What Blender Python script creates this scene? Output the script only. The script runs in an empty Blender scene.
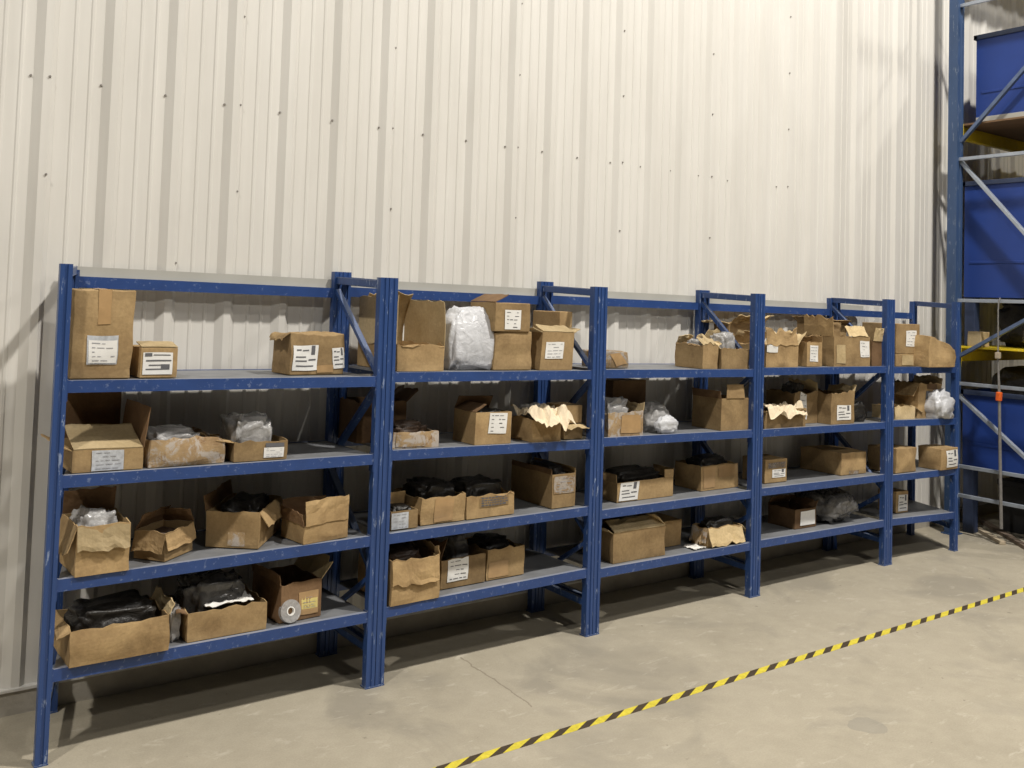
import bpy, bmesh, math, random
from mathutils import Vector, Matrix, noise, Euler

SC = bpy.context.scene
COL = SC.collection
R = math.radians

# ------------------------------------------------------------------ materials
def new_mat(name):
    m = bpy.data.materials.new(name); m.use_nodes = True
    nt = m.node_tree; b = nt.nodes['Principled BSDF']
    return m, nt, b

def N(nt, kind, **kw):
    n = nt.nodes.new(kind)
    for k, v in kw.items():
        if k in n.inputs: n.inputs[k].default_value = v
        else: setattr(n, k, v)
    return n

def coords(nt, scale=(1, 1, 1), kind='Object'):
    tc = N(nt, 'ShaderNodeTexCoord'); mp = N(nt, 'ShaderNodeMapping')
    mp.inputs['Scale'].default_value = scale
    nt.links.new(tc.outputs[kind], mp.inputs['Vector'])
    return mp.outputs['Vector']

def tex(nt, vec, scale, detail=4, rough=.55, dist=0):
    n = N(nt, 'ShaderNodeTexNoise')
    n.inputs['Scale'].default_value = scale; n.inputs['Detail'].default_value = detail
    n.inputs['Roughness'].default_value = rough; n.inputs['Distortion'].default_value = dist
    nt.links.new(vec, n.inputs['Vector'])
    return n.outputs['Fac']

def ramp(nt, fac, stops):
    r = N(nt, 'ShaderNodeValToRGB'); e = r.color_ramp.elements
    while len(e) < len(stops): e.new(.5)
    for el, (p, c) in zip(e, stops):
        el.position = p; el.color = (c[0], c[1], c[2], 1) if not isinstance(c, (int, float)) else (c, c, c, 1)
    nt.links.new(fac, r.inputs['Fac'])
    return r.outputs['Color']

def mixc(nt, fac, a, b, mode='MIX'):
    m = N(nt, 'ShaderNodeMix', data_type='RGBA', blend_type=mode)
    if isinstance(fac, (int, float)): m.inputs[0].default_value = fac
    else: nt.links.new(fac, m.inputs[0])
    for v, i in ((a, 6), (b, 7)):
        if isinstance(v, tuple): m.inputs[i].default_value = (*v[:3], 1)
        else: nt.links.new(v, m.inputs[i])
    return m.outputs[2]

def math_(nt, op, a, b=0.0, c=0.0):
    m = N(nt, 'ShaderNodeMath', operation=op)
    for i, v in enumerate((a, b, c)):
        if isinstance(v, (int, float)): m.inputs[i].default_value = v
        else: nt.links.new(v, m.inputs[i])
    return m.outputs[0]

def bump(nt, b, h, strength=.3, dist=.01):
    n = N(nt, 'ShaderNodeBump'); n.inputs['Strength'].default_value = strength
    n.inputs['Distance'].default_value = dist
    nt.links.new(h, n.inputs['Height']); nt.links.new(n.outputs['Normal'], b.inputs['Normal'])

def kraft(name, dark, light, stain=.55, worn=0.0):
    m, nt, b = new_mat(name)
    oi = N(nt, 'ShaderNodeObjectInfo'); rgb = N(nt, 'ShaderNodeSeparateColor')
    nt.links.new(oi.outputs['Color'], rgb.inputs[0]); rnd = rgb.outputs[0]
    tc = N(nt, 'ShaderNodeTexCoord'); add = N(nt, 'ShaderNodeVectorMath', operation='ADD')
    sc = N(nt, 'ShaderNodeMath', operation='MULTIPLY'); sc.inputs[1].default_value = 17.0
    nt.links.new(rnd, sc.inputs[0])
    nt.links.new(tc.outputs['Object'], add.inputs[0]); nt.links.new(sc.outputs[0], add.inputs[1])
    v = add.outputs[0]
    big = tex(nt, v, 7, 4, .6); fine = tex(nt, v, 70, 3, .6)
    c = ramp(nt, big, [(.3, dark), (.68, light)])
    c = mixc(nt, .38, c, ramp(nt, fine, [(.3, .5), (.75, 1.0)]), 'MULTIPLY')
    blot = ramp(nt, tex(nt, v, 4.5, 6, .65, .6), [(.56, 0.0), (.72, 1.0)])
    c = mixc(nt, math_(nt, 'MULTIPLY', blot, stain), c, tuple(x * .45 for x in dark))
    if worn:
        w = ramp(nt, tex(nt, v, 13, 6, .7, 1.2), [(.47, 0.0), (.56, 1.0)])
        c = mixc(nt, math_(nt, 'MULTIPLY', w, worn), c, (.46, .41, .36))
        w2 = ramp(nt, tex(nt, v, 24, 5, .7, .8), [(.58, 0.0), (.66, 1.0)])
        c = mixc(nt, math_(nt, 'MULTIPLY', w2, worn * .7), c, (.16, .07, .03))
    val = N(nt, 'ShaderNodeHueSaturation')
    nt.links.new(math_(nt, 'MULTIPLY_ADD', rnd, .42, .68), val.inputs['Value'])
    nt.links.new(c, val.inputs['Color'])
    nt.links.new(val.outputs['Color'], b.inputs['Base Color'])
    b.inputs['Roughness'].default_value = .78
    b.inputs['Specular IOR Level'].default_value = .25
    bump(nt, b, tex(nt, v, 28, 4, .6), .35, .006)
    return m

def painted(name, base, chip, chip_amt=.6, rough=.38, dust=None, zscale=.25, gouge=.3):
    m, nt, b = new_mat(name)
    v = coords(nt, (1, 1, zscale))
    f = tex(nt, v, 42, 5, .7)
    c = mixc(nt, .35, base, ramp(nt, tex(nt, v, 9, 3), [(.3, tuple(x * .7 for x in base)), (.7, tuple(min(1, x * 1.25) for x in base))]))
    k = ramp(nt, f, [(.60, 0.0), (.645, 1.0)])
    c = mixc(nt, math_(nt, 'MULTIPLY', k, chip_amt), c, chip)
    if dust:
        geo = N(nt, 'ShaderNodeNewGeometry'); sx = N(nt, 'ShaderNodeSeparateXYZ')
        nt.links.new(geo.outputs['Normal'], sx.inputs[0])
        up = ramp(nt, sx.outputs['Z'], [(.6, 0.0), (.9, .85)])
        c = mixc(nt, up, c, dust)
    nt.links.new(c, b.inputs['Base Color'])
    b.inputs['Roughness'].default_value = rough
    bump(nt, b, f, .12, .003)
    return m

def plain(name, c, rough=.6, metal=0.0, var=.15, scale=20, bmp=0.0):
    m, nt, b = new_mat(name)
    v = coords(nt)
    f = tex(nt, v, scale, 4)
    nt.links.new(ramp(nt, f, [(.25, tuple(x * (1 - var) for x in c)), (.75, tuple(min(1, x * (1 + var)) for x in c))]), b.inputs['Base Color'])
    b.inputs['Roughness'].default_value = rough; b.inputs['Metallic'].default_value = metal
    if bmp: bump(nt, b, f, bmp, .01)
    return m

def plastic(name, tint, alpha, rough=.22, var=.35, crease=.7):
    m, nt, b = new_mat(name)
    v = coords(nt)
    f = tex(nt, v, 22, 4, .6, 1.0)
    nt.links.new(ramp(nt, f, [(.3, tuple(x * (1 - var) for x in tint)), (.7, tint)]), b.inputs['Base Color'])
    b.inputs['Roughness'].default_value = rough
    b.inputs['Alpha'].default_value = alpha
    bump(nt, b, tex(nt, v, 16, 3, .55, 1.8), crease, .012)
    return m

M = {}
M['kraft'] = kraft('kraft board', (0.342, 0.225, 0.108), (0.501, 0.347, 0.171))
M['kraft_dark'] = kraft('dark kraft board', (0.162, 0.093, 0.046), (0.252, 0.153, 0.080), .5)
M['kraft_pale'] = kraft('pale kraft board', (0.553, 0.416, 0.220), (0.701, 0.547, 0.319), .2)
M['kraft_worn'] = kraft('worn kraft board', (0.326, 0.214, 0.113), (0.489, 0.347, 0.187), .4, .95)
M['blue'] = painted('blue rack paint', (0.027, 0.067, 0.209), (0.403, 0.479, 0.616), .55, dust=(0.230, 0.265, 0.330))
M['blue_beam'] = painted('blue beam paint', (0.025, 0.063, 0.212), (0.346, 0.410, 0.559), .3, dust=(0.296, 0.318, 0.369), zscale=1)
M['deck'] = plain('dusty grey shelf panel', (.20, .205, .215), .55, .2, .2, 9)
M['rail'] = plain('grey steel rail', (0.410, 0.403, 0.365), .6, 0, .06, 6)
M['paper'] = plain('label paper', (.80, .79, .76), .7, 0, .05, 30)
M['paper_grey'] = plain('grey plastic label pouch', (.50, .52, .55), .3, 0, .25, 40)
M['paper_yellow'] = plain('yellow label', (.66, .55, .20), .6, 0, .1, 30)
M['ink'] = plain('printing ink', (.12, .12, .13), .7, 0, .1)
M['ink_grey'] = plain('faded printing ink', (.34, .34, .36), .7, 0, .1)
M['tape'] = plain('brown packing tape', (.42, .27, .13), .25, 0, .12, 18)
M['clear'] = plastic('clear plastic film', (.58, .57, .56), .66, .2)
M['white_film'] = plastic('white plastic film', (.70, .71, .74), .88, .3, .25, .5)
M['smoke'] = plastic('smoky plastic film', (.15, .145, .14), .85, .2, .5)
M['black_film'] = plastic('black plastic film', (.022, .019, .016), 1.0, .42, .5)
M['brown_film'] = plastic('brown part bundle', (.09, .055, .035), 1.0, .5, .5)
M['kraft_paper'] = plain('crumpled packing paper', (.74, .62, .44), .8, 0, .12, 25, .3)
M['white_paper'] = plain('crumpled white paper', (.74, .72, .68), .8, 0, .1, 25, .3)
M['upright_blue'] = painted('grey blue upright paint', (.04, .078, .17), (.35, .4, .45), .35)
M['galv'] = plain('galvanised brace', (.36, .40, .46), .4, .35, .15, 14)
M['brace_blue'] = plain('blue grey brace', (.10, .14, .24), .45, .1, .2, 14)
M['yellow'] = painted('yellow beam paint', (.72, .54, .02), (.85, .75, .35), .5, zscale=1)
M['bin_blue'] = plain('blue bin steel', (.012, .043, .225), .5, 0, .12, 3, .05)
M['bin_rim'] = plain('dark bin rim', (.035, .05, .10), .5, .1, .2, 10)
M['deck_shaded'] = plain('shade brown deck board', (.17, .10, .05), .75, 0, .25, 6)  # brown puts the shaded underside of a yellow deck into the colour
M['trim_white'] = plain('pale base board', (.66, .64, .60), .7, 0, .15, 14)
M['orange'] = plain('orange tag', (.85, .14, .02), .5, 0, .25, 60)
M['cable'] = plain('grey cable', (.22, .21, .2), .5, .2, .2, 40)
M['wood'] = plain('grey weathered wood', (.42, .35, .25), .8, 0, .25, 12, .2)
M['wood_dark'] = plain('dark weathered wood', (.20, .15, .11), .8, 0, .3, 12, .2)
M['screw'] = plain('screw head steel', (.25, .23, .21), .5, .4, .2)

# --------------------------------------------------------------- mesh helpers
_tint = random.Random(11)
def link(name, bm, mat, parent=None, loc=None, smooth=False, mats=None, outward=None):
    me = bpy.data.meshes.new(name)
    bmesh.ops.recalc_face_normals(bm, faces=bm.faces)
    if outward is not None:                      # open shells: make sure the outside faces away from this point
        bm.normal_update()
        if sum((f.calc_center_median() - Vector(outward)).dot(f.normal) for f in bm.faces) < 0:
            bmesh.ops.reverse_faces(bm, faces=bm.faces[:])
    bm.to_mesh(me); bm.free()
    for mm in (mats or [mat]): me.materials.append(mm)
    if smooth:
        for p in me.polygons: p.use_smooth = True
    o = bpy.data.objects.new(name, me); COL.objects.link(o)
    k = _tint.random(); o.color = (k, k, k, 1)
    if parent: o.parent = parent
    if loc: o.location = loc
    return o

def thing(name, label, cat, loc=(0, 0, 0), rot=(0, 0, 0), group=None):
    o = bpy.data.objects.new(name, None); COL.objects.link(o)
    o.empty_display_size = .1
    o.location = loc; o.rotation_euler = rot
    o['label'] = label; o['category'] = cat
    if group: o['group'] = group
    return o

def tag(o, label, cat, group=None):
    o['label'] = label; o['category'] = cat
    if group: o['group'] = group
    return o

def box_in(bm, a, b, bev=0.0):
    (x0, y0, z0), (x1, y1, z1) = a, b
    r = bmesh.ops.create_cube(bm, size=1)
    vs = r['verts']
    bmesh.ops.scale(bm, vec=(x1 - x0, y1 - y0, z1 - z0), verts=vs)
    bmesh.ops.translate(bm, vec=((x0 + x1) / 2, (y0 + y1) / 2, (z0 + z1) / 2), verts=vs)
    if bev:
        es = list({e for v in vs for e in v.link_edges})
        bmesh.ops.bevel(bm, geom=es, offset=bev, segments=2, affect='EDGES', profile=.6)

def bar(bm, p, q, wx, wy, up=(0, 0, 1), bev=0.0):
    p, q = Vector(p), Vector(q); d = q - p
    z = d.normalized(); u = Vector(up)
    if abs(z.dot(u)) > .98: u = Vector((0, 1, 0))
    x = u.cross(z).normalized(); y = z.cross(x)
    n0 = len(bm.verts); r = bmesh.ops.create_cube(bm, size=1); vs = r['verts']
    for v in vs:
        c = v.co.copy(); v.co = p + d / 2 + x * c.x * wx + y * c.y * wy + z * c.z * d.length
    if bev:
        es = list({e for v in vs for e in v.link_edges})
        bmesh.ops.bevel(bm, geom=es, offset=bev, segments=2, affect='EDGES', profile=.6)

def prism(bm, prof, z0, z1, top_dz=0.0):
    """closed outline (x, y) swept up from z0 to z1"""
    a = [bm.verts.new((x, y, z0)) for x, y in prof]; b = [bm.verts.new((x, y, z1)) for x, y in prof]
    n = len(prof)
    for i in range(n): bm.faces.new((a[i], a[(i + 1) % n], b[(i + 1) % n], b[i]))
    bm.faces.new(a[::-1]); bm.faces.new(b)

def tube(bm, pts, r, seg=8):
    rings = []
    pts = [Vector(p) for p in pts]
    for i, p in enumerate(pts):
        t = (pts[min(i + 1, len(pts) - 1)] - pts[max(i - 1, 0)]).normalized()
        u = Vector((1, 0, 0)) if abs(t.x) < .9 else Vector((0, 1, 0))
        x = t.cross(u).normalized(); y = t.cross(x)
        rr = r[i] if isinstance(r, (list, tuple)) else r
        rings.append([bm.verts.new(p + (x * math.cos(k * 2 * math.pi / seg) + y * math.sin(k * 2 * math.pi / seg)) * rr) for k in range(seg)])
    for a, b in zip(rings, rings[1:]):
        for k in range(seg): bm.faces.new((a[k], a[(k + 1) % seg], b[(k + 1) % seg], b[k]))
    bm.faces.new(rings[0][::-1]); bm.faces.new(rings[-1])

# ---------------------------------------------------------------------- room
WALL_Y = 0.580
WALL_TOP = 6.2
WX0, WX1 = -4.2, 13.0
PITCH = 0.2971

def build_wall():
    bm = bmesh.new()
    prof = []
    k0 = int(math.floor(WX0 / PITCH)) - 1; k1 = int(math.ceil(WX1 / PITCH)) + 1
    for k in range(k0, k1):
        c = k * PITCH + .012                    # rib centre
        for dx, dy in ((-.050, 0), (-.012, .024), (.022, .024), (.046, 0), (.112, 0), (.118, .004), (.128, .004), (.134, 0), (.184, 0), (.190, .004), (.200, .004), (.206, 0)):
            prof.append((c + dx, WALL_Y - dy))
    for sgn, z0, z1 in ((0, .112, WALL_TOP),):
        lo = [bm.verts.new((x, y, z0)) for x, y in prof]; hi = [bm.verts.new((x, y, z1)) for x, y in prof]
        for i in range(len(prof) - 1): bm.faces.new((lo[i], lo[i + 1], hi[i + 1], hi[i]))
    # solid back so the sheet has depth
    a = [bm.verts.new(p) for p in ((prof[0][0], WALL_Y + .1, .112), (prof[-1][0], WALL_Y + .1, .112), (prof[-1][0], WALL_Y + .1, WALL_TOP), (prof[0][0], WALL_Y + .1, WALL_TOP))]
    bm.faces.new(a)
    m, nt, b = new_mat('cream painted wall sheet')
    v = coords(nt, (1, 1, .05)); v2 = coords(nt, (1, 1, .35))
    c = ramp(nt, tex(nt, v, 14, 4, .6), [(.3, (.64, .62, .575)), (.7, (.71, .69, .645))])
    c = mixc(nt, .3, c, ramp(nt, tex(nt, v2, 3, 5, .6), [(.35, (.60, .58, .535)), (.65, (.74, .725, .685))]))
    nt.links.new(c, b.inputs['Base Color']); b.inputs['Roughness'].default_value = .5
    b.inputs['Specular IOR Level'].default_value = .35
    w = link('wall_back', bm, m); w['kind'] = 'structure'
    # screw heads
    sb = bmesh.new()
    bmesh.ops.create_cone(sb, cap_ends=True, segments=6, radius1=.006, radius2=.005, depth=.007)
    bmesh.ops.rotate(sb, cent=(0, 0, 0), matrix=Matrix.Rotation(R(90), 3, 'X'), verts=sb.verts)
    scr = link('screw', sb, M['screw'], w)
    spots = [(-.048, 2.864), (.256, 2.865), (.557, 2.862), (.855, 2.86), (1.154, 2.86), (1.456, 2.858), (1.747, 2.857), (2.038, 2.854), (2.34, 2.855), (2.631, 2.853), (2.923, 2.855), (3.215, 2.849), (3.506, 2.848), (3.784, 2.85), (4.076, 2.852), (4.363, 2.846), (4.676, 2.84), (5.242, 2.848),
             (.028, 2.867), (.934, 2.866), (1.831, 2.862), (2.724, 2.858), (3.597, 2.858), (4.481, 2.85), (5.352, 2.858),
             (.033, 2.416), (.938, 2.42), (1.844, 2.404), (2.717, 2.417), (3.586, 2.394), (4.473, 2.402),
             (.935, 3.327), (1.832, 3.325), (2.714, 3.311), (3.59, 3.309), (4.476, 3.307), (5.351, 3.309), (2.713, 3.762), (3.584, 3.755), (4.473, 3.752), (5.351, 3.754), (5.351, 4.202), (.644, 2.039)]
    for i, (x, z) in enumerate(spots):
        o = scr if i == 0 else scr.copy()
        if i: COL.objects.link(o); o.parent = w
        ph = ((x - .012 + PITCH / 2) % PITCH) - PITCH / 2
        dy = .024 * max(0, min(1, (ph + .050) / .038, (.046 - ph) / .024))
        o.location = (x, WALL_Y - dy - .003, z)
    # base flashing and concrete kerb
    bm = bmesh.new()
    prism(bm, [(WX0, WALL_Y - .036), (WX1, WALL_Y - .036), (WX1, WALL_Y + .1), (WX0, WALL_Y + .1)], .104, .116)
    t = link('trim_1', bm, M['trim_white']); t['kind'] = 'structure'
    bm = bmesh.new(); box_in(bm, (WX0, WALL_Y - .028, -.05), (WX1, WALL_Y + .1, .104))
    m, nt, b = new_mat('concrete kerb')
    v = coords(nt)
    nt.links.new(ramp(nt, tex(nt, v, 5, 6, .6), [(.3, (.33, .30, .25)), (.7, (.47, .435, .37))]), b.inputs['Base Color'])
    b.inputs['Roughness'].default_value = .85; bump(nt, b, tex(nt, v, 40, 4), .3, .01)
    t = link('baseboard_back', bm, m); t['kind'] = 'structure'

def build_floor():
    bm = bmesh.new()
    box_in(bm, (WX0, -9, -.1), (WX1, WALL_Y + .1, 0))
    m, nt, b = new_mat('worn concrete floor')
    v = coords(nt)
    c = ramp(nt, tex(nt, v, 1.3, 7, .62, .4), [(.3, (0.295, 0.258, 0.191)), (.52, (0.376, 0.333, 0.251)), (.74, (0.439, 0.391, 0.302))])
    c = mixc(nt, .35, c, ramp(nt, tex(nt, v, 9, 6, .65), [(.32, (0.269, 0.237, 0.180)), (.65, (0.420, 0.376, 0.293))]))
    c = mixc(nt, .3, c, ramp(nt, tex(nt, v, 120, 3, .7), [(.3, (0.269, 0.242, 0.183)), (.7, (0.466, 0.420, 0.326))]))
    # greyish damp stains
    st = ramp(nt, tex(nt, v, 1.1, 5, .6, .8), [(.54, 0.0), (.66, .6)])
    c = mixc(nt, st, c, (0.242, 0.219, 0.175))
    # pale scuffs
    sc = ramp(nt, tex(nt, coords(nt, (1.0, 2.2, 1)), 6, 6, .7, .5), [(.58, 0.0), (.72, .6)])
    c = mixc(nt, sc, c, (0.537, 0.490, 0.400))
    sp = ramp(nt, tex(nt, v, 16, 3, .5), [(.72, 0.0), (.76, .7)])
    c = mixc(nt, sp, c, (0.153, 0.131, 0.098))
    # round grey patch and a hairline crack
    xyz = N(nt, 'ShaderNodeSeparateXYZ'); nt.links.new(v, xyz.inputs[0])
    wob = math_(nt, 'MULTIPLY_ADD', tex(nt, v, 7, 4), .10, -.05)
    dx = math_(nt, 'ADD', math_(nt, 'SUBTRACT', xyz.outputs['X'], 3.23), wob); dy = math_(nt, 'ADD', math_(nt, 'SUBTRACT', xyz.outputs['Y'], -1.58), wob)
    rr = math_(nt, 'ADD', math_(nt, 'MULTIPLY', dx, dx), math_(nt, 'MULTIPLY', dy, dy))
    c = mixc(nt, math_(nt, 'MULTIPLY', math_(nt, 'LESS_THAN', rr, .008), .45), c, (0.223, 0.210, 0.180))
    w2 = math_(nt, 'MULTIPLY_ADD', tex(nt, v, 10, 5), .05, -.025)
    lx = math_(nt, 'ADD', math_(nt, 'MULTIPLY_ADD', xyz.outputs['Y'], -.078, xyz.outputs['X']), w2)
    d = math_(nt, 'ABSOLUTE', math_(nt, 'SUBTRACT', lx, 2.09))
    ln = math_(nt, 'LESS_THAN', d, .0045)
    ln = math_(nt, 'MULTIPLY', ln, math_(nt, 'GREATER_THAN', xyz.outputs['Y'], -.60))
    ln = math_(nt, 'MULTIPLY', ln, math_(nt, 'LESS_THAN', xyz.outputs['Y'], .1))
    c = mixc(nt, math_(nt, 'MULTIPLY', ln, .5), c, (0.134, 0.105, 0.073))
    nt.links.new(c, b.inputs['Base Color'])
    b.inputs['Roughness'].default_value = .72
    bump(nt, b, tex(nt, v, 60, 5), .15, .006)
    f = link('floor', bm, m); f['kind'] = 'structure'

def build_tape():
    bm = bmesh.new()
    n = 60; x0, x1 = -2.5, 12.5
    rows = []
    for i in range(n + 1):
        x = x0 + (x1 - x0) * i / n; w = .004 * noise.noise(Vector((x * .6, 3, 1)))
        rows.append([bm.verts.new((x, -.902 + w, .0012)), bm.verts.new((x, -.852 + w, .0012)), bm.verts.new((x, -.902 + w, .0002)), bm.verts.new((x, -.852 + w, .0002))])
    for a, b in zip(rows, rows[1:]):
        bm.faces.new((a[0], b[0], b[1], a[1])); bm.faces.new((a[2], a[3], b[3], b[2]))
        bm.faces.new((a[0], a[2], b[2], b[0])); bm.faces.new((a[1], b[1], b[3], a[3]))
    m, nt, b = new_mat('yellow and black hazard tape')
    v = coords(nt); xyz = N(nt, 'ShaderNodeSeparateXYZ'); nt.links.new(v, xyz.inputs[0])
    u = math_(nt, 'MULTIPLY_ADD', xyz.outputs['Y'], -2.0, xyz.outputs['X'])
    fr = math_(nt, 'FRACT', math_(nt, 'ADD', math_(nt, 'DIVIDE', u, .1618), 40.116))
    k = math_(nt, 'LESS_THAN', fr, .45)
    wear = ramp(nt, tex(nt, v, 30, 5, .7), [(.35, .72), (.65, 1.0)])
    c = mixc(nt, k, (.74, .62, .06), (.07, .05, .03))
    c = mixc(nt, 1.0, c, wear, 'MULTIPLY')
    nt.links.new(c, b.inputs['Base Color']); b.inputs['Roughness'].default_value = .5
    o = link('floor_tape', bm, m)
    tag(o, 'yellow and black striped hazard tape stuck along the concrete floor', 'tape')

# --------------------------------------------------------------------- racks
PW, PD = .048, .046
YB = .497                                       # front face of the rear posts
SHELF = {0: dict(A=(1.527, 1.511), B=(1.143, 1.131), C=(.727, .735), D=(.372, .368)),
         1: dict(A=(1.531, 1.514), B=(1.144, 1.115), C=(.733, .736), D=(.374, .384)),
         2: dict(A=(1.519, 1.496), B=(1.123, 1.096), C=(.705, .699), D=(.369, .358)),
         3: dict(A=(1.505, 1.492), B=(1.094, 1.072), C=(.704, .680), D=(.362, .339)),
         4: dict(A=(1.487, 1.477), B=(1.083, 1.061), C=(.669, .660), D=(.340, .308))}
XR = [(0.0, 1.518), (1.522, 2.926), (2.930, 4.349), (4.353, 5.876), (5.880, 6.800)]
XB = [(0.135, 1.511), (1.515, 2.919), (2.923, 4.355), (4.359, 5.880), (5.884, 6.975)]
ZB = [2.03, 2.028, 2.018, 2.0, 2.0]
ZT = [1.948, 1.942, 1.935, 1.918, 1.905]        # top of the rear top beam

def post_bm(x, y, h):
    bm = bmesh.new()
    g = .0055
    prof = [(0, 0), (.017, 0), (.019, g), (.029, g), (.031, 0), (PW, 0), (PW, .017), (PW - .003, .019), (PW - .003, PD), (.003, PD), (.003, .019), (0, .017)]
    prism(bm, [(x + a, y + b) for a, b in prof], .003, h)
    # foot plate
    box_in(bm, (x - .002, y - .002, 0), (x + PW + .002, y + PD + .006, .006))
    return bm

def build_rack(i, label):
    x0, x1 = XR[i]; b0, b1 = XB[i]
    t = thing('shelving_rack', label, 'rack', (x0, -.014, 0), (0, 0, R(-2.3) if i == 4 else 0), group='blue steel shelving racks in a row')
    b0 -= x0; b1 -= x0; W = x1 - x0           # the two end frames of the row stand slightly askew
    for nm, x, y, h in (('post', 0, 0, 2.0), ('post', W - PW, 0, 2.0), ('post', b0, YB, ZB[max(i - 1, 0)] if i else 1.985), ('post', b1 - PW, YB, ZB[i])):
        link(nm, post_bm(x, y, h), M['blue'], t)
    for s in 'ABCD':
        zl, zr = SHELF[i][s]
        def zz(x): return zl + (zr - zl) * x / W
        # front beam with a stepped lip
        bm = bmesh.new()
        for (ya, yb, dz0, dz1) in ((.004, .026, -.050, 0), (.026, .042, -.050, -.014)):
            vs = []
            for x in (PW, W - PW):
                for y in (ya, yb):
                    for dz in (dz0, dz1): vs.append(bm.verts.new((x, y, zz(x) + dz)))
            for q in ((0, 1, 3, 2), (4, 6, 7, 5), (0, 4, 5, 1), (2, 3, 7, 6), (1, 5, 7, 3), (0, 2, 6, 4)): bm.faces.new([vs[k] for k in q])
        # end connector plates
        for xa, xb in ((PW - .001, PW + .004), (W - PW - .004, W - PW + .001)):
            box_in(bm, (xa, .002, zz(xa) - .085), (xb, .044, zz(xa) + .004))
        link('front_beam', bm, M['blue_beam'], t)
        bm = bmesh.new()
        for xa, xb in ((b0 + PW, b1 - PW),):
            vs = []
            for x in (xa, xb):
                for y in (YB + .012, YB + .034):
                    for dz in (-.05, 0): vs.append(bm.verts.new((x, y, zz(x) + dz)))
            for q in ((0, 1, 3, 2), (4, 6, 7, 5), (0, 4, 5, 1), (2, 3, 7, 6), (1, 5, 7, 3), (0, 2, 6, 4)): bm.faces.new([vs[k] for k in q])
        link('rear_beam', bm, M['blue_beam'], t)
        # shelf panel, slightly dished between the beams
        bm = bmesh.new(); nx, ny = 12, 4
        g = []
        for a in range(nx + 1):
            row = []
            for c in range(ny + 1):
                u = a / nx; v = c / ny
                y = .0265 + (YB + .0115 - .0265) * v
                k = (y / YB)
                xl = PW + .004 + (b0 - 0) * k; xr = (W - PW - .004) + (b1 - W) * k
                x = xl + (xr - xl) * u
                row.append(bm.verts.new((x, y, zz(x) - .003)))
            g.append(row)
        top = []
        for a in range(nx):
            for c in range(ny): top.append(bm.faces.new((g[a][c], g[a + 1][c], g[a + 1][c + 1], g[a][c + 1])))
        r = bmesh.ops.extrude_face_region(bm, geom=top)
        bmesh.ops.translate(bm, vec=(0, 0, -.010), verts=[v for v in r['geom'] if isinstance(v, bmesh.types.BMVert)])
        link('shelf_panel', bm, M['deck'], t)
    # rear top beam and the grey rail above it
    zt0 = ZT[i] + .008; zt1 = ZT[i] - .006
    for nm, ya, yb, d0, d1, mat in (('top_beam', YB + .014, YB + .042, -.052, 0, 'blue_beam'), ('top_rail', YB + .042, YB + .056, -.01, .046, 'rail')):
        bm = bmesh.new(); vs = []
        xa, xb = (b0 + PW, b1 - PW) if nm == 'top_beam' else (b0 + .0, b1 - .002)
        if nm == 'top_rail' and i == 4: xb = b0 + .4
        for x, z in ((xa, zt0), (xb, zt1)):
            for y in (ya, yb):
                for dz in (d0, d1): vs.append(bm.verts.new((x, y, z + dz)))
        for q in ((0, 1, 3, 2), (4, 6, 7, 5), (0, 4, 5, 1), (2, 3, 7, 6), (1, 5, 7, 3), (0, 2, 6, 4)): bm.faces.new([vs[k] for k in q])
        link(nm, bm, M[mat], t)
    # end frames: top tie, low tie, zigzag braces
    for side, (xf, xk) in enumerate(((PW / 2, b0 + PW / 2), (W - PW / 2, b1 - PW / 2))):
        def P(y, z): return (xf + (xk - xf) * y / YB, y, z)
        bm = bmesh.new(); bar(bm, P(PD - .004, 1.966), P(YB + .006, 1.984), .024, .034, bev=.003); link('frame_tie', bm, M['blue'], t)
        bm = bmesh.new(); bar(bm, P(PD - .004, .185), P(YB + .006, .195), .024, .034, bev=.003); link('frame_tie', bm, M['blue'], t)
        if side == 0 or i == 4: continue        # only the right-hand frames carry zigzag bracing
        for ya, za, yb, zb in ((YB + .005, 1.93, PD, 1.53), (PD, 1.45, YB + .005, 1.04), (YB + .005, .98, PD, .58), (PD, .52, YB + .005, .22)):
            bm = bmesh.new(); bar(bm, P(ya, za), P(yb, zb), .022, .030, up=(1, 0, 0), bev=.003); link('diagonal_brace', bm, M['blue'], t)
    return t

# --------------------------------------------------------------------- boxes
def wob(co, amp, seed, fr=9.0):
    s = Vector((seed * 3.17, seed * 1.93, seed * 7.7))
    p = co * fr + s
    return Vector((noise.noise(p), noise.noise(p + Vector((31.7, 5.3, 11.9))), noise.noise(p + Vector((7.1, 47.3, 23.6))))) * amp

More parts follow.
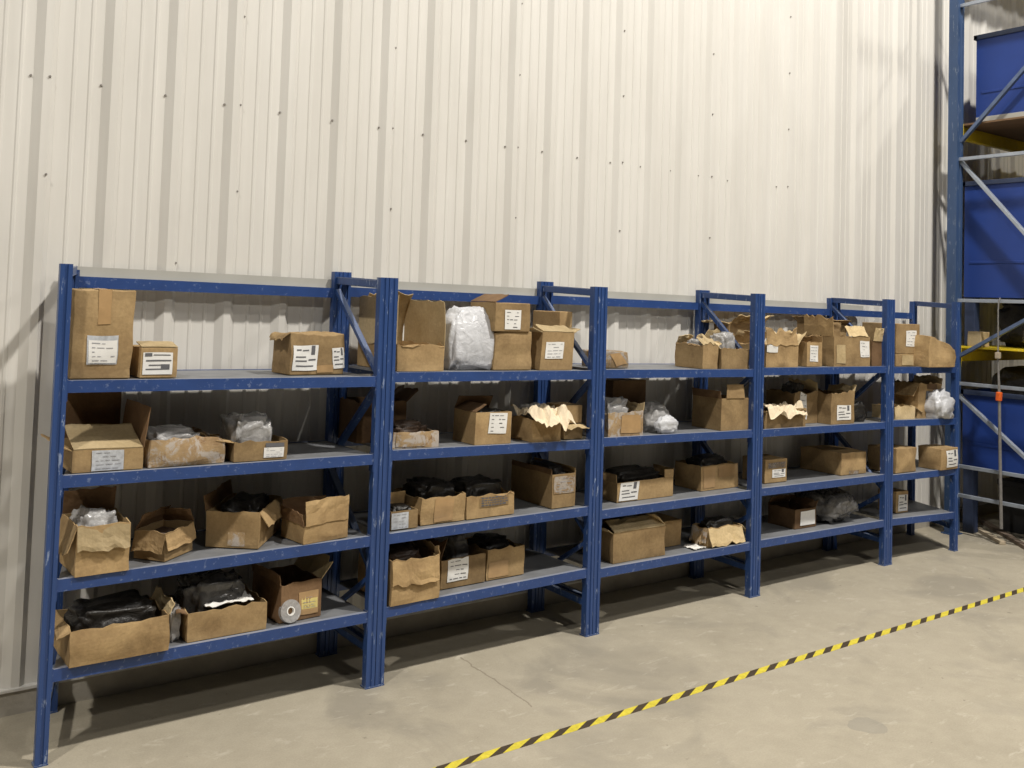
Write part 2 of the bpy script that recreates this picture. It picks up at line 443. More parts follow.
class Box:
    def __init__(s, name, label, cat, dims, group, amp=.004, bulge=.0, torn=.0, mat='kraft', closed=False, skew=0.0, sag=0.0, tilt=(0, 0), seed=None):
        x, y, w, d, yaw, h, z, rk, sh = dims
        s.w, s.d, s.h = w, d, h
        s.sag = sag; amp *= 1.0 if amp < .0045 else 1.35; s.amp, s.bulge, s.torn, s.seed, s.skew = amp, bulge, torn, seed if seed is not None else (x * 7.3 + z * 3.1), skew
        zl, zr = SHELF[rk][sh]; slope = -math.atan2(zr - zl, XR[rk][1] - XR[rk][0])
        rot = Euler((tilt[0], slope + tilt[1], R(yaw)))
        s.t = thing(name, label, cat, (x, y, z + .0015), rot, group)
        s.mat = mat
        bm = bmesh.new()
        n = 10
        def face(o, u, v, nu, nv):
            g = [[bm.verts.new(Vector(o) + Vector(u) * (a / nu) + Vector(v) * (b / nv)) for b in range(nv + 1)] for a in range(nu + 1)]
            for a in range(nu):
                for b in range(nv): bm.faces.new((g[a][b], g[a + 1][b], g[a + 1][b + 1], g[a][b + 1]))
        face((0, 0, 0), (w, 0, 0), (0, 0, h), n, n); face((0, d, 0), (w, 0, 0), (0, 0, h), n, n)
        face((0, 0, 0), (0, d, 0), (0, 0, h), n, n); face((w, 0, 0), (0, d, 0), (0, 0, h), n, n)
        face((0, 0, 0), (w, 0, 0), (0, d, 0), n, n)
        if closed: face((0, 0, h), (w, 0, 0), (0, d, 0), n, n)
        bmesh.ops.remove_doubles(bm, verts=bm.verts, dist=1e-5)
        for v in bm.verts: v.co = s.warp(v.co)
        c = link('carton', bm, M[mat], s.t, smooth=False, outward=(w / 2, d / 2, h / 2))
        if not closed:
            md = c.modifiers.new('thick', 'SOLIDIFY'); md.thickness = .005; md.offset = -1
        else:
            md = c.modifiers.new('soft', 'BEVEL'); md.width = .004; md.segments = 2; md.limit_method = 'ANGLE'; md.angle_limit = R(50)
    def warp(s, co):
        co = co.copy(); w, d, h = s.w, s.d, s.h
        k = min(1, max(0, co.z) / .03)
        u = max(-1, min(1, co.x / w * 2 - 1)); v = max(-1, min(1, co.y / d * 2 - 1)); q = max(-1, min(1, co.z / h * 2 - 1))
        off = wob(co, s.amp, s.seed)
        off.z *= k
        o = Vector((0, 0, 0))
        o.x = s.bulge * (1 - v * v) * (1 - q * q) * u
        o.y = s.bulge * (1 - u * u) * (1 - q * q) * v
        if s.torn and co.z > h * .97: o.z += s.torn * noise.noise(Vector((co.x * 22, co.y * 22, s.seed))) - s.torn * .4
        o.x += s.skew * co.z
        if s.sag: o.z -= s.sag * co.z * max(0, co.x / w) ** 1.1; o.x += s.sag * .25 * w * (1 - abs(q)) * max(0, u)
        co += off * (.4 + .6 * k) + o
        if co.z < 0: co.z = 0
        return co
    def flap(s, side, ang, ln, inset=.0, curl=0.0, mat=None, torn=0.0, label=None, part=(0, 1)):
        w, d, h = s.w, s.d, s.h
        base, u, inw = {'F': ((0, 0), (w, 0), (0, 1)), 'B': ((w, d), (-w, 0), (0, -1)), 'L': ((0, d), (0, -d), (1, 0)), 'R': ((w, 0), (0, d), (-1, 0))}[side]
        bm = bmesh.new(); nu, nv = 10, 6
        g = []
        for a in range(nu + 1):
            row = []
            fu = part[0] + (part[1] - part[0]) * (a / nu)
            for b in range(nv + 1):
                t = b / nv; f = .01 + inset * t + (.98 - 2 * inset * t) * fu
                hinge = s.warp(Vector((base[0] + u[0] * f, base[1] + u[1] * f, h)))
                L = ln * (1 + torn * noise.noise(Vector((fu * 6, s.seed, 2.2))))
                aa = R(ang) + curl * t
                am = R(ang) + curl * t * .5
                dv = Vector((inw[0] * math.cos(am), inw[1] * math.cos(am), math.sin(am)))
                nn = Vector((-inw[0] * math.sin(am), -inw[1] * math.sin(am), math.cos(am)))
                p = hinge + dv * L * t + nn * (.003 + s.amp * 1.2 * t * noise.noise(Vector((fu * 5, t * 3, s.seed + 5))))
                row.append(bm.verts.new(p))
            g.append(row)
        for a in range(nu):
            for b in range(nv): bm.faces.new((g[a][b], g[a + 1][b], g[a + 1][b + 1], g[a][b + 1]))
        o = link('flap', bm, M[mat or s.mat], s.t)
        md = o.modifiers.new('thick', 'SOLIDIFY'); md.thickness = .004; md.offset = 0
        if label: o['label'] = label
        return o
    def sheet(s, side, u0, u1, v0, v1, mat='paper', ink='text', name='paper_label', label=None, lift=.003, rot=0.0):
        w, d, h = s.w, s.d, s.h
        def P(u, v, l):
            cu, cv = (u0 + u1) / 2, (v0 + v1) / 2
            if rot: u, v = cu + (u - cu) * math.cos(rot) - (v - cv) * math.sin(rot), cv + (u - cu) * math.sin(rot) + (v - cv) * math.cos(rot)
            if side == 'F': c = s.warp(Vector((u * w, 0, v * h))); return c + Vector((0, -l, 0))
            if side == 'L': c = s.warp(Vector((0, (1 - u) * d, v * h))); return c + Vector((-l, 0, 0))
            if side == 'T': c = s.warp(Vector((u * w, v * d, h))); return c + Vector((0, 0, l))
        bm = bmesh.new()
        def quad(a0, a1, b0, b1, l, mi, n=6):
            g = [[bm.verts.new(P(a0 + (a1 - a0) * i / n, b0 + (b1 - b0) * j / n, l)) for j in range(n + 1)] for i in range(n + 1)]
            for i in range(n):
                for j in range(n):
                    f = bm.faces.new((g[i][j], g[i + 1][j], g[i + 1][j + 1], g[i][j + 1])); f.material_index = mi
        quad(u0, u1, v0, v1, lift, 0)
        rnd = random.Random(int(s.seed * 100) + int(u0 * 50))
        du, dv = u1 - u0, v1 - v0
        ik = 1
        if ink in ('text', 'faint'):
            rows = 5
            for r in range(rows):
                vb = v0 + dv * (.12 + .76 * r / (rows - 1)) - dv * .025
                a = u0 + du * .12
                while a < u1 - du * .2:
                    L = du * rnd.uniform(.08, .3)
                    if rnd.random() < .72: quad(a, min(a + L, u1 - du * .08), vb, vb + dv * rnd.uniform(.022, .04), lift + .0012, ik, 1)
                    a += L + du * .06
        elif ink == 'print':
            for r in range(4):
                vb = v0 + dv * (.08 + .25 * r); a = u0 + du * .04
                while a < u1 - du * .1:
                    L = du * rnd.uniform(.04, .12)
                    quad(a, min(a + L, u1), vb, vb + dv * rnd.uniform(.10, .16), lift + .0012, ik, 1); a += L + du * .03
        elif ink == 'blot':
            for (a, b, c, e) in ((.06, .30, .82, .97), (.10, .95, .60, .66), (.2, .7, .40, .45), (.1, .9, .22, .27), (.62, .9, .28, .46), (.35, .92, .86, .90)):
                quad(u0 + du * a, u0 + du * b, v0 + dv * c, v0 + dv * e, lift + .0012, ik, 2)
        elif ink == 'mark':
            for (a, b, c, e) in ((.70, .86, .62, .98), (.12, .3, .8, .86), (.35, .6, .78, .83), (.1, .5, .52, .57), (.1, .55, .36, .41), (.62, .92, .40, .46), (.15, .85, .16, .21)):
                quad(u0 + du * a, u0 + du * b, v0 + dv * c, v0 + dv * e, lift + .0012, ik, 2)
        o = link(name, bm, None, s.t, mats=[M[mat], M['ink_grey' if ink == 'faint' else 'ink']])
        if label: o['label'] = label
        return o
    def tape(s, side='T', c=.5, wd=.05):
        """strip of packing tape over the closed top, running down the front"""
        w, d, h = s.w, s.d, s.h
        bm = bmesh.new()
        path = [Vector((0, 0, h * .62)), Vector((0, 0, h * .8)), Vector((0, 0, h))] + [Vector((0, d * k / 6, h)) for k in range(1, 7)]
        rows = []
        for i, p in enumerate(path):
            l = Vector((0, -.0022, 0)) if i < 2 else (Vector((0, -.0025, .0025)) if i == 2 else Vector((0, 0, .0022)))
            rows.append([bm.verts.new(s.warp(p + Vector((c * w + k * wd, 0, 0))) + l) for k in (-.5, 0, .5)])
        for a, b in zip(rows, rows[1:]):
            for k in range(2): bm.faces.new((a[k], a[k + 1], b[k + 1], b[k]))
        link('packing_tape', bm, M['tape'], s.t)

def blob(name, label, cat, loc, size, mat, seed, group=None, lump=.22, fr=3.0, flat=.5, rot=0.0, sub=4, neck=0.0):
    """a crumpled bag: rounded block, creased by noise, resting flat on its base at loc"""
    bm = bmesh.new()
    bmesh.ops.create_icosphere(bm, subdivisions=sub, radius=1)
    sd = Vector((seed, seed * 2.3, seed * .7))
    sx, sy, sz = size
    for v in bm.verts:
        c = v.co.normalized()
        q = Vector([math.copysign(abs(a) ** flat, a) for a in c])
        r = 1 + lump * noise.noise(c * fr + sd) + lump * .55 * abs(noise.noise(c * fr * 2.6 + sd)) + lump * .3 * noise.noise(c * fr * 6 + sd)
        p = q * r
        p.x = max(-1, min(1, p.x * .9)); p.y = max(-1, min(1, p.y * .9))
        zz = p.z * .5 + .5
        if neck and zz > .6:
            k = 1 - neck * (zz - .6) / .5
            p.x *= k; p.y *= k
        if zz < .06: zz = 0
        v.co = Vector((p.x * sx / 2, p.y * sy / 2, zz * sz))
    o = link(name, bm, M[mat], None, smooth=True)
    o.location = loc; o.rotation_euler = (0, 0, rot)
    return tag(o, label, cat, group)

def crumple(name, label, cat, loc, size, mat, seed, rise=.03, rot=0.0, tilt=0.0, group=None, droop=0.0):
    bm = bmesh.new(); n = 16
    g = []
    for i in range(n + 1):
        row = []
        for j in range(n + 1):
            u, v = i / n - .5, j / n - .5
            e = 1 + .14 * noise.noise(Vector((math.atan2(u, v) * 1.5, seed, 0)))
            z = rise * (.9 * noise.noise(Vector((u * 5, v * 5, seed))) + .5 * abs(noise.noise(Vector((u * 11, v * 11, seed + 3)))) + .6)
            if droop and v < -.25: z -= droop * (-v - .25) * 4
            row.append(bm.verts.new((u * size[0] * e, v * size[1] * e, z)))
        g.append(row)
    for i in range(n):
        for j in range(n): bm.faces.new((g[i][j], g[i + 1][j], g[i + 1][j + 1], g[i][j + 1]))
    o = link(name, bm, M[mat], None)
    o.location = loc; o.rotation_euler = (tilt, 0, rot)
    md = o.modifiers.new('thick', 'SOLIDIFY'); md.thickness = .0015
    return tag(o, label, cat, group)

# box geometry in metres: front-left corner x, front y, width, depth, yaw, height, shelf z, rack, shelf
DIM = {
    'a01': (0.069, 0.05, 0.243, 0.3, 0, 0.373, 1.525, 0, 'A'),
    'a02': (0.35, 0.05, 0.158, 0.28, 0, 0.13, 1.5225, 0, 'A'),
    'a03': (1.069, 0.12, 0.294, 0.189, 4, 0.203, 1.5142, 0, 'A'),
    'b01': (0.093, 0.03, 0.282, 0.38, 0, 0.091, 1.1412, 0, 'B'),
    'b02': (0.4, 0.03, 0.336, 0.27, 3, 0.119, 1.1385, 0, 'B'),
    'b03': (0.776, 0.03, 0.255, 0.3, 0, 0.094, 1.1359, 0, 'B'),
    'c01': (0.112, -0.02, 0.212, 0.266, 0, 0.209, 0.7281, 0, 'C'),
    'c02': (0.488, 0.032, 0.208, 0.158, 38, 0.127, 0.7301, 0, 'C'),
    'c03': (0.911, 0.032, 0.39, 0.245, 52, 0.168, 0.7328, 0, 'C'),
    'c04': (1.12, -0.006, 0.245, 0.2, 8, 0.09, 0.7336, 0, 'C'),
    'd01': (0.106, -0.03, 0.396, 0.3, 0, 0.152, 0.3712, 0, 'D'),
    'd02': (0.599, 0.016, 0.358, 0.3, 0, 0.131, 0.37, 0, 'D'),
    'd03': (1.037, 0.046, 0.213, 0.307, 3, 0.176, 0.369, 0, 'D'),
    'e01': (1.616, 0.05, 0.282, 0.43, 0, 0.144, 1.5282, 1, 'A'),
    'e02': (2.234, 0.07, 0.255, 0.155, 0, 0.21, 1.5208, 1, 'A'),
    'e03': (2.225, 0.06, 0.241, 0.244, 0, 0.158, 1.7328, 1, 'A'),
    'e04': (2.546, 0.06, 0.235, 0.12, 0, 0.215, 1.5172, 1, 'A'),
    'e05': (2.791, 0.2, 0.1, 0.26, 0, 0.331, 1.515, 1, 'A'),
    'f01': (1.52, 0.27, 0.286, 0.22, 0, 0.219, 1.1411, 1, 'B'),
    'f02': (1.603, 0.04, 0.273, 0.2, 0, 0.084, 1.1395, 1, 'B'),
    'f03': (2.096, 0.03, 0.238, 0.215, 0, 0.171, 1.1297, 1, 'B'),
    'f04': (2.473, 0.02, 0.208, 0.196, 0, 0.136, 1.1222, 1, 'B'),
    'f05': (2.728, 0.05, 0.143, 0.2, 0, 0.087, 1.1176, 1, 'B'),
    'f06': (2.737, 0.065, 0.136, 0.17, 0, 0.105, 1.2066, 1, 'B'),
    'g01': (1.607, 0.038, 0.157, 0.14, 0, 0.091, 0.7334, 1, 'C'),
    'g02': (1.793, 0.055, 0.272, 0.28, 0, 0.14, 0.7339, 1, 'C'),
    'g03': (2.076, 0.052, 0.311, 0.28, 0, 0.128, 0.7345, 1, 'C'),
    'g04': (2.649, 0.044, 0.17, 0.39, 0, 0.189, 0.7356, 1, 'C'),
    'h01': (1.591, -0.017, 0.28, 0.34, 0, 0.226, 0.3755, 1, 'D'),
    'h02': (1.949, 0.087, 0.282, 0.3, 0, 0.153, 0.378, 1, 'D'),
    'h03': (2.248, 0.093, 0.253, 0.3, 0, 0.172, 0.3801, 1, 'D'),
    'i01': (3.065, 0.1, 0.196, 0.2, 0, 0.097, 1.5152, 2, 'A'),
    'i02': (3.862, 0.04, 0.142, 0.246, 0, 0.166, 1.5027, 2, 'A'),
    'i03': (4.033, 0.04, 0.277, 0.24, 0, 0.143, 1.4989, 2, 'A'),
    'i04': (4.482, 0.37, 0.392, 0.14, 0, 0.298, 1.5022, 3, 'A'),
    'j01': (3.038, 0.02, 0.285, 0.2, 0, 0.148, 1.1182, 2, 'B'),
    'j02': (3.345, 0.32, 0.289, 0.17, 0, 0.305, 1.1124, 2, 'B'),
    'j03': (4.034, 0.03, 0.281, 0.253, 0, 0.208, 1.0993, 2, 'B'),
    'k01': (3.206, 0.108, 0.48, 0.26, 0, 0.117, 0.7028, 2, 'C'),
    'k02': (3.961, 0.124, 0.362, 0.231, 0, 0.164, 0.6999, 2, 'C'),
    'l01': (3.124, 0.041, 0.434, 0.28, 0, 0.18, 0.3658, 2, 'D'),
    'l02': (3.68, 0.17, 0.155, 0.22, 0, 0.166, 0.3626, 2, 'D'),
    'l03': (3.937, 0.033, 0.328, 0.14, 0, 0.127, 0.3599, 2, 'D'),
    'm01': (4.486, 0.04, 0.346, 0.3, 0, 0.158, 1.5024, 3, 'A'),
    'm02': (4.946, 0.05, 0.173, 0.1, 0, 0.174, 1.4992, 3, 'A'),
    'm03': (5.233, 0.03, 0.445, 0.26, 0, 0.223, 1.4956, 3, 'A'),
    'm04': (5.704, 0.03, 0.13, 0.2, 0, 0.188, 1.4929, 3, 'A'),
    'm05': (5.399, 0.34, 0.431, 0.14, 0, 0.317, 1.4942, 3, 'A'),
    'n01': (4.462, 0.02, 0.443, 0.1, 0, 0.14, 1.0892, 3, 'B'),
    'n02': (4.93, 0.14, 0.266, 0.25, 0, 0.232, 1.0837, 3, 'B'),
    'n03': (5.208, 0.03, 0.279, 0.24, 0, 0.238, 1.0796, 3, 'B'),
    'o01': (4.577, 0.103, 0.238, 0.2, 0, 0.162, 0.6986, 3, 'C'),
    'o02': (5.431, 0.095, 0.314, 0.362, 0, 0.165, 0.6845, 3, 'C'),
    'p01': (4.909, 0.1, 0.239, 0.235, 0, 0.139, 0.3518, 3, 'D'),
    'q01': (6.021, 0.03, 0.291, 0.25, 0, 0.096, 1.4839, 4, 'A'),
    'q02': (6.019, 0.03, 0.327, 0.3, 0, 0.232, 1.5819, 4, 'A'),
    'q03': (6.279, -0.09, 0.379, 0.25, 0, 0.246, 1.4806, 4, 'A'),
    'r01': (6.017, 0.03, 0.276, 0.2, 0, 0.108, 1.0764, 4, 'B'),
    'r02': (6.355, 0.05, 0.321, 0.25, 0, 0.284, 1.0678, 4, 'B'),
    's01': (6.011, 0.012, 0.275, 0.24, 0, 0.188, 0.6664, 4, 'C'),
    's02': (6.52, -0.06, 0.253, 0.194, 0, 0.171, 0.6615, 4, 'C'),
    't01': (6.192, 0.12, 0.167, 0.16, 0, 0.168, 0.3262, 4, 'D'),
}

RACKN = ['leftmost rack', 'second rack from the left', 'middle rack', 'fourth rack from the left', 'short rack at the right end']
SHN = dict(A='top', B='second', C='third', D='bottom')

def mk(i, label, name='cardboard_box', cat='box', **kw):
    d = DIM[i]
    g = 'cardboard boxes on the %s shelf of the %s' % (SHN[d[8]], RACKN[d[7]])
    return Box(name, label, cat, d, g, **kw)

def inside(i, u=.5, v=.5, up=.01):
    x, y, w, d, yaw, h, z, r, s = DIM[i]
    c, sn = math.cos(R(yaw)), math.sin(R(yaw))
    return (x + u * w * c - v * d * sn, y + u * w * sn + v * d * c, z + up)

def fill(i, name, label, mat, u=.5, v=.5, su=.8, sv=.8, top=1.2, seed=1, up=.012, cat='plastic bag', **kw):
    x, y, w, d, yaw, h, z, r, s = DIM[i]
    return blob(name, label, cat, inside(i, u, v, up), (w * su, d * sv, h * top - up), mat, seed, 'bagged parts lying in the boxes', rot=R(yaw), **kw)

def build_boxes():
    # ---- leftmost rack, top shelf
    b = mk('a01', 'tall upright brown carton with a square white label, against the row\'s left end post', amp=.006, bulge=.008, closed=True, mat='kraft')
    b.sheet('F', .24, .75, .17, .49, 'paper_grey', None, 'label_pouch'); b.sheet('F', .265, .735, .185, .44, ink='faint', lift=.0045)
    b.tape(wd=.05)
    b = mk('a02', 'small carton with a black-blotched shipping label, right of the tall upright carton', amp=.003, closed=True)
    b.sheet('F', .06, .86, .12, .84, ink='blot'); b.flap('F', 12, .09, mat='kraft_pale')
    b = mk('a03', 'scuffed carton with two white labels, alone at the right of the leftmost rack\'s top shelf', amp=.006, closed=True, torn=.01)
    b.sheet('F', .04, .50, .12, .72, ink='mark'); b.sheet('F', .78, .99, .14, .66, ink='mark', rot=.1); b.flap('L', 195, .05, torn=.6, curl=.8)
    b.sheet('F', .50, .80, .05, .22, 'tape', None, 'packing_tape')
    # ---- leftmost rack, second shelf
    b = mk('b01', 'wide carton with pale front flap folded in and grey label pouch, leftmost on its shelf', amp=.004)
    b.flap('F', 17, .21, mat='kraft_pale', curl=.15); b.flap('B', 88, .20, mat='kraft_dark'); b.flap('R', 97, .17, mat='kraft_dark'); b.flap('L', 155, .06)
    b.sheet('F', .26, .72, .03, .95, 'paper_grey', 'faint', 'label_pouch')
    b = mk('b02', 'long low worn carton smeared with grey tape residue, middle of the leftmost rack\'s second shelf', amp=.012, bulge=.015, torn=.018, mat='kraft_worn')
    fill('b02', 'plastic_bag', 'crumpled clear bag poking out of the long smeared carton', 'clear', .4, .5, .72, .8, 1.25, 4)
    b = mk('b03', 'low carton with a narrow white label under a loose plastic bag, leftmost rack\'s second shelf', amp=.004, torn=.012)
    b.sheet('F', .55, .93, .12, .6, ink='faint'); b.sheet('F', .58, .93, .62, .82, 'ink', None, 'hand_hole'); b.flap('L', 170, .08, torn=.5)
    fill('b03', 'plastic_bag', 'clear plastic bag of parts heaped above the low white-labelled carton', 'clear', .42, .45, .8, .8, 2.05, 9, lump=.3)
    # ---- leftmost rack, third shelf
    b = mk('c01', 'tall carton with a torn flap hanging down its front, leftmost on the third shelf', amp=.007, torn=.012)
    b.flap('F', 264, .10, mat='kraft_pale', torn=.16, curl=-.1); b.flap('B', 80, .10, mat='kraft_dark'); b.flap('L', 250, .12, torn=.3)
    fill('c01', 'plastic_bag', 'silvery plastic bag filling the tall carton with the torn hanging flap', 'clear', .45, .45, .8, .8, 1.12, 3, lump=.3)
    b = mk('c02', 'carton turned cornerwise with its flaps folded down outside, second from left on the third shelf', amp=.006, torn=.008)
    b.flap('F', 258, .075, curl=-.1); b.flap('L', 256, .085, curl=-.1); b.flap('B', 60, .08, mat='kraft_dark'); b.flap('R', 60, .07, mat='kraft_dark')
    fill('c02', 'brown_bundle', 'dark bundle inside the cornerwise carton with folded-down flaps', 'brown_film', .5, .5, .75, .75, .85, 2, cat='bundle')
    b = mk('c03', 'large plain carton turned sideways, middle of the leftmost rack\'s third shelf', amp=.006, torn=.01)
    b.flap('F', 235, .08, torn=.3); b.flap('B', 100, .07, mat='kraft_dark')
    b.sheet('L', .42, .74, .05, .42, 'kraft_worn', None, 'worn_patch')
    fill('c03', 'black_bag', 'dark bagged parts heaped in the large sideways carton', 'black_film', .5, .5, .85, .8, 1.12, 6, cat='plastic bag')
    b = mk('c04', 'carton with its front flap standing upright and a crushed face, right of the sideways carton', amp=.009, torn=.01)
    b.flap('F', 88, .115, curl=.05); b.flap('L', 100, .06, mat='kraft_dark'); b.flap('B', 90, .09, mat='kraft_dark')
    # ---- leftmost rack, bottom shelf
    b = mk('d01', 'long low carton heaped with dark bags, left end of the leftmost rack\'s bottom shelf', amp=.006, torn=.014, bulge=.008)
    b.flap('R', 115, .05, torn=.4, mat='kraft_pale'); b.flap('L', 200, .05, torn=.4)
    fill('d01', 'black_bag', 'black bag bulging out of the long low carton on the bottom shelf', 'black_film', .5, .55, .92, .82, 1.3, 5, lump=.2, flat=.42)
    blob('plastic_bag', 'twist of clear plastic between the two long cartons on the bottom shelf', 'plastic bag', (DIM['d01'][0] + .45, .10, .374), (.055, .10, .15), 'clear', 12, lump=.3)
    b = mk('d02', 'shallow open carton with dark bags and white paper, middle of the leftmost rack\'s bottom shelf', amp=.005, torn=.016)
    b.flap('L', 160, .05, torn=.5, mat='kraft_dark')
    fill('d02', 'smoky_bag', 'smoky plastic bag rising from the shallow carton on the bottom shelf', 'smoke', .42, .58, .8, .74, 1.75, 8, lump=.3)
    crumple('white_paper', 'white packing paper lying along the front of the shallow carton', 'paper', inside('d02', .55, .26, .125), (.22, .12), 'white_paper', 7, .018)
    b = mk('d03', 'open carton with a yellow label behind a clear tape roll, leftmost rack\'s bottom shelf', amp=.005, torn=.008, mat='kraft_dark')
    b.sheet('F', .44, .92, .12, .72, 'tape', None, 'packing_tape'); b.sheet('F', .50, .90, .26, .60, 'paper_yellow', 'faint', label='yellow label'); b.flap('R', 130, .10, torn=.5, mat='kraft_pale')
    b.flap('L', 100, .05, mat='kraft_dark')
    roll_disc()
    # ---- second rack, top shelf
    b = mk('e01', 'big open carton with tall back and side flaps, left of the upright clear bag', amp=.004, torn=.03)
    b.flap('B', 96, .29, mat='kraft_pale', curl=-.9); b.flap('L', 90, .25, mat='kraft_pale'); b.flap('R', 92, .23, mat='kraft_pale', torn=.06, curl=-.2)
    t = blob('plastic_bag', 'upright clear bag of white parts leaning beside the big open carton', 'plastic bag', (2.135, .20, 1.523), (.36, .24, .33), 'white_film', 21, 'loose plastic bags on the racks', lump=.16, flat=.34, neck=.55)
    b = mk('e02', 'creased carton under the white-labelled one in the two-high stack, second rack\'s top shelf', amp=.008, closed=True, bulge=.006)
    b = mk('e03', 'carton with a white label on top of the two-high stack, second rack\'s top shelf', amp=.003, closed=True)
    b.sheet('F', .27, .72, .08, .76, ink='text'); b.flap('L', 25, .10, mat='kraft_dark')
    b = mk('e04', 'white-labelled carton with open top flaps, right of the two-high stack on the top shelf', amp=.004, skew=.06)
    b.sheet('F', .12, .68, .30, .74, ink='faint'); b.flap('L', 160, .07, mat='kraft_pale', torn=.4); b.flap('F', 20, .10, mat='kraft_pale', torn=.3); b.flap('R', 150, .05, mat='kraft_pale')
    b = mk('e05', 'tall brown carton behind the labelled one, right end of the second rack\'s top shelf', amp=.003, closed=True)
    # ---- second rack, second shelf
    b = mk('f01', 'dark carton at the back left of the second rack\'s second shelf', amp=.005, mat='kraft_dark', torn=.01)
    b.flap('R', 140, .1, mat='kraft_dark', torn=.4)
    b = mk('f02', 'low carton with a pale scuffed face, front left of the second rack\'s second shelf', amp=.005, mat='kraft_worn', torn=.008)
    b.sheet('F', .06, .70, .10, .80, 'kraft_worn', None, 'scuffed_sticker')
    fill('f02', 'brown_bundle', 'brown bundle inside the low scuffed carton', 'brown_film', .5, .6, .8, .6, 1.35, 4, cat='bundle', lump=.35)
    b = mk('f03', 'square carton with a white label over its rim, middle of the second rack\'s second shelf', amp=.003)
    b.sheet('F', .36, .86, .33, .97, ink='text', rot=-.05); b.flap('B', 60, .08, mat='kraft_dark'); b.flap('L', 30, .08, mat='kraft_dark')
    fill('f03', 'black_bag', 'black bag in the square white-labelled carton', 'black_film', .5, .5, .8, .8, 1.05, 14)
    b = mk('f04', 'carton spilling pale crumpled paper over its front, second rack\'s second shelf', amp=.007, torn=.02)
    crumple('packing_paper', 'sheet of pale packing paper spilling from the carton on the second shelf', 'paper', inside('f04', .55, .22, .130), (.27, .27), 'kraft_paper', 17, .06, droop=.07)
    fill('f04', 'plastic_bag', 'clear bag behind the spilling paper on the second rack', 'clear', .45, .66, .7, .5, 1.45, 15)
    b = mk('f05', 'low carton with a pale torn flap, right end of the second rack\'s second shelf', amp=.006, closed=True)
    b.flap('F', 200, .05, mat='kraft_pale', torn=.6)
    b = mk('f06', 'small carton stacked on the low one, right end of the second rack\'s second shelf', amp=.004, closed=True)
    # ---- second rack, third shelf
    b = mk('g01', 'small carton mostly covered by a white label, left end of the second rack\'s third shelf', amp=.004)
    b.sheet('F', .02, .64, .04, .92, 'paper_grey', 'faint')
    b.flap('B', 80, .07)
    b = mk('g02', 'carton wrapped in shiny brown tape, second from the left on the second rack\'s third shelf', amp=.009, torn=.014, bulge=.008)
    b.sheet('F', .30, .72, .06, .94, 'tape', None, 'packing_tape')
    b = mk('g03', 'jagged-topped carton with dark printed lines, middle of the second rack\'s third shelf', amp=.005, torn=.035)
    b.sheet('F', .26, .88, .42, .84, 'kraft', 'print', 'printed_panel')
    fill('g02', 'black_bag', 'black bag heaped on the tape-wrapped carton', 'black_film', .5, .55, .92, .85, 1.4, 31)
    fill('g03', 'black_bag', 'black bag heaped in the jagged-topped carton', 'black_film', .48, .55, .9, .85, 1.42, 33)
    fill('g01', 'black_bag', 'black bag inside the small white-labelled carton at the left post', 'black_film', .5, .5, .8, .75, 1.2, 35)
    b = mk('g04', 'large deep carton showing its dark long side, right end of the second rack\'s third shelf', amp=.004, mat='kraft')
    b.sheet('F', .06, .96, .42, .94, 'kraft_worn', 'faint', 'printed_panel'); b.flap('R', 80, .03); b.flap('L', 88, .03, mat='kraft_dark')
    fill('g04', 'black_bag', 'black bag inside the large deep carton', 'black_film', .5, .4, .8, .7, 1.18, 37)
    # ---- second rack, bottom shelf
    b = mk('h01', 'tall carton overhanging the shelf edge, left end of the second rack\'s bottom shelf', amp=.006, torn=.02)
    b.flap('F', 265, .125, torn=.06, curl=-.03); b.flap('R', 75, .05, torn=.5)
    fill('h01', 'brown_bundle', 'brown bundle in the tall overhanging carton', 'brown_film', .45, .55, .8, .7, 1.08, 41, cat='bundle')
    b = mk('h02', 'carton with a long white label hung over its rim, second rack\'s bottom shelf', amp=.005, torn=.01)
    b.sheet('F', .14, .60, .22, .98, ink='text'); b.flap('L', 70, .10, torn=.4, mat='kraft_dark')
    fill('h02', 'plastic_bag', 'clear bag sticking up at the back of the long-labelled carton', 'clear', .75, .6, .4, .4, 1.35, 43)
    b = mk('h03', 'carton with a brown tape patch, right of the long-labelled carton on the bottom shelf', amp=.006, torn=.035)
    b.sheet('F', .05, .56, .06, .55, 'tape', None, 'packing_tape')
    fill('h03', 'black_bag', 'black bag in the carton with the tape patch', 'black_film', .5, .55, .8, .75, 1.12, 45)
    # ---- middle rack, top shelf
    b = mk('i01', 'small crushed carton with peeling tape, left end of the middle rack\'s top shelf', amp=.012, closed=True, mat='kraft_worn')
    b.sheet('F', .35, .80, .15, .9, 'tape', None, 'packing_tape', rot=.4)
    b = mk('i02', 'crushed wide carton with torn top edges, middle of the middle rack\'s top shelf', amp=.008, torn=.035)
    b.flap('F', 35, .07, mat='kraft_pale', torn=.6); b.flap('R', 150, .035, mat='kraft_pale', torn=.7); b.flap('B', 60, .06, mat='kraft_pale')
    fill('i02', 'plastic_bag', 'clear bag in the crushed wide carton', 'clear', .6, .5, .6, .7, 1.12, 51)
    b = mk('i03', 'open carton with torn pale rim by the right post, middle rack\'s top shelf', amp=.006, torn=.03)
    b.flap('L', 150, .08, mat='kraft_pale', torn=.6); b.flap('B', 75, .10, mat='kraft_pale', torn=.5)
    fill('i03', 'plastic_bag', 'clear bag standing in the torn open carton by the right post', 'clear', .55, .5, .5, .6, 1.6, 53)
    b = mk('i04', 'tall carton with pale curled flaps at the back left of the fourth rack\'s top shelf', amp=.008, torn=.02)
    b.flap('L', 160, .16, mat='kraft_pale', curl=.5); b.flap('F', 120, .09, mat='kraft_pale', curl=.8, torn=.3)
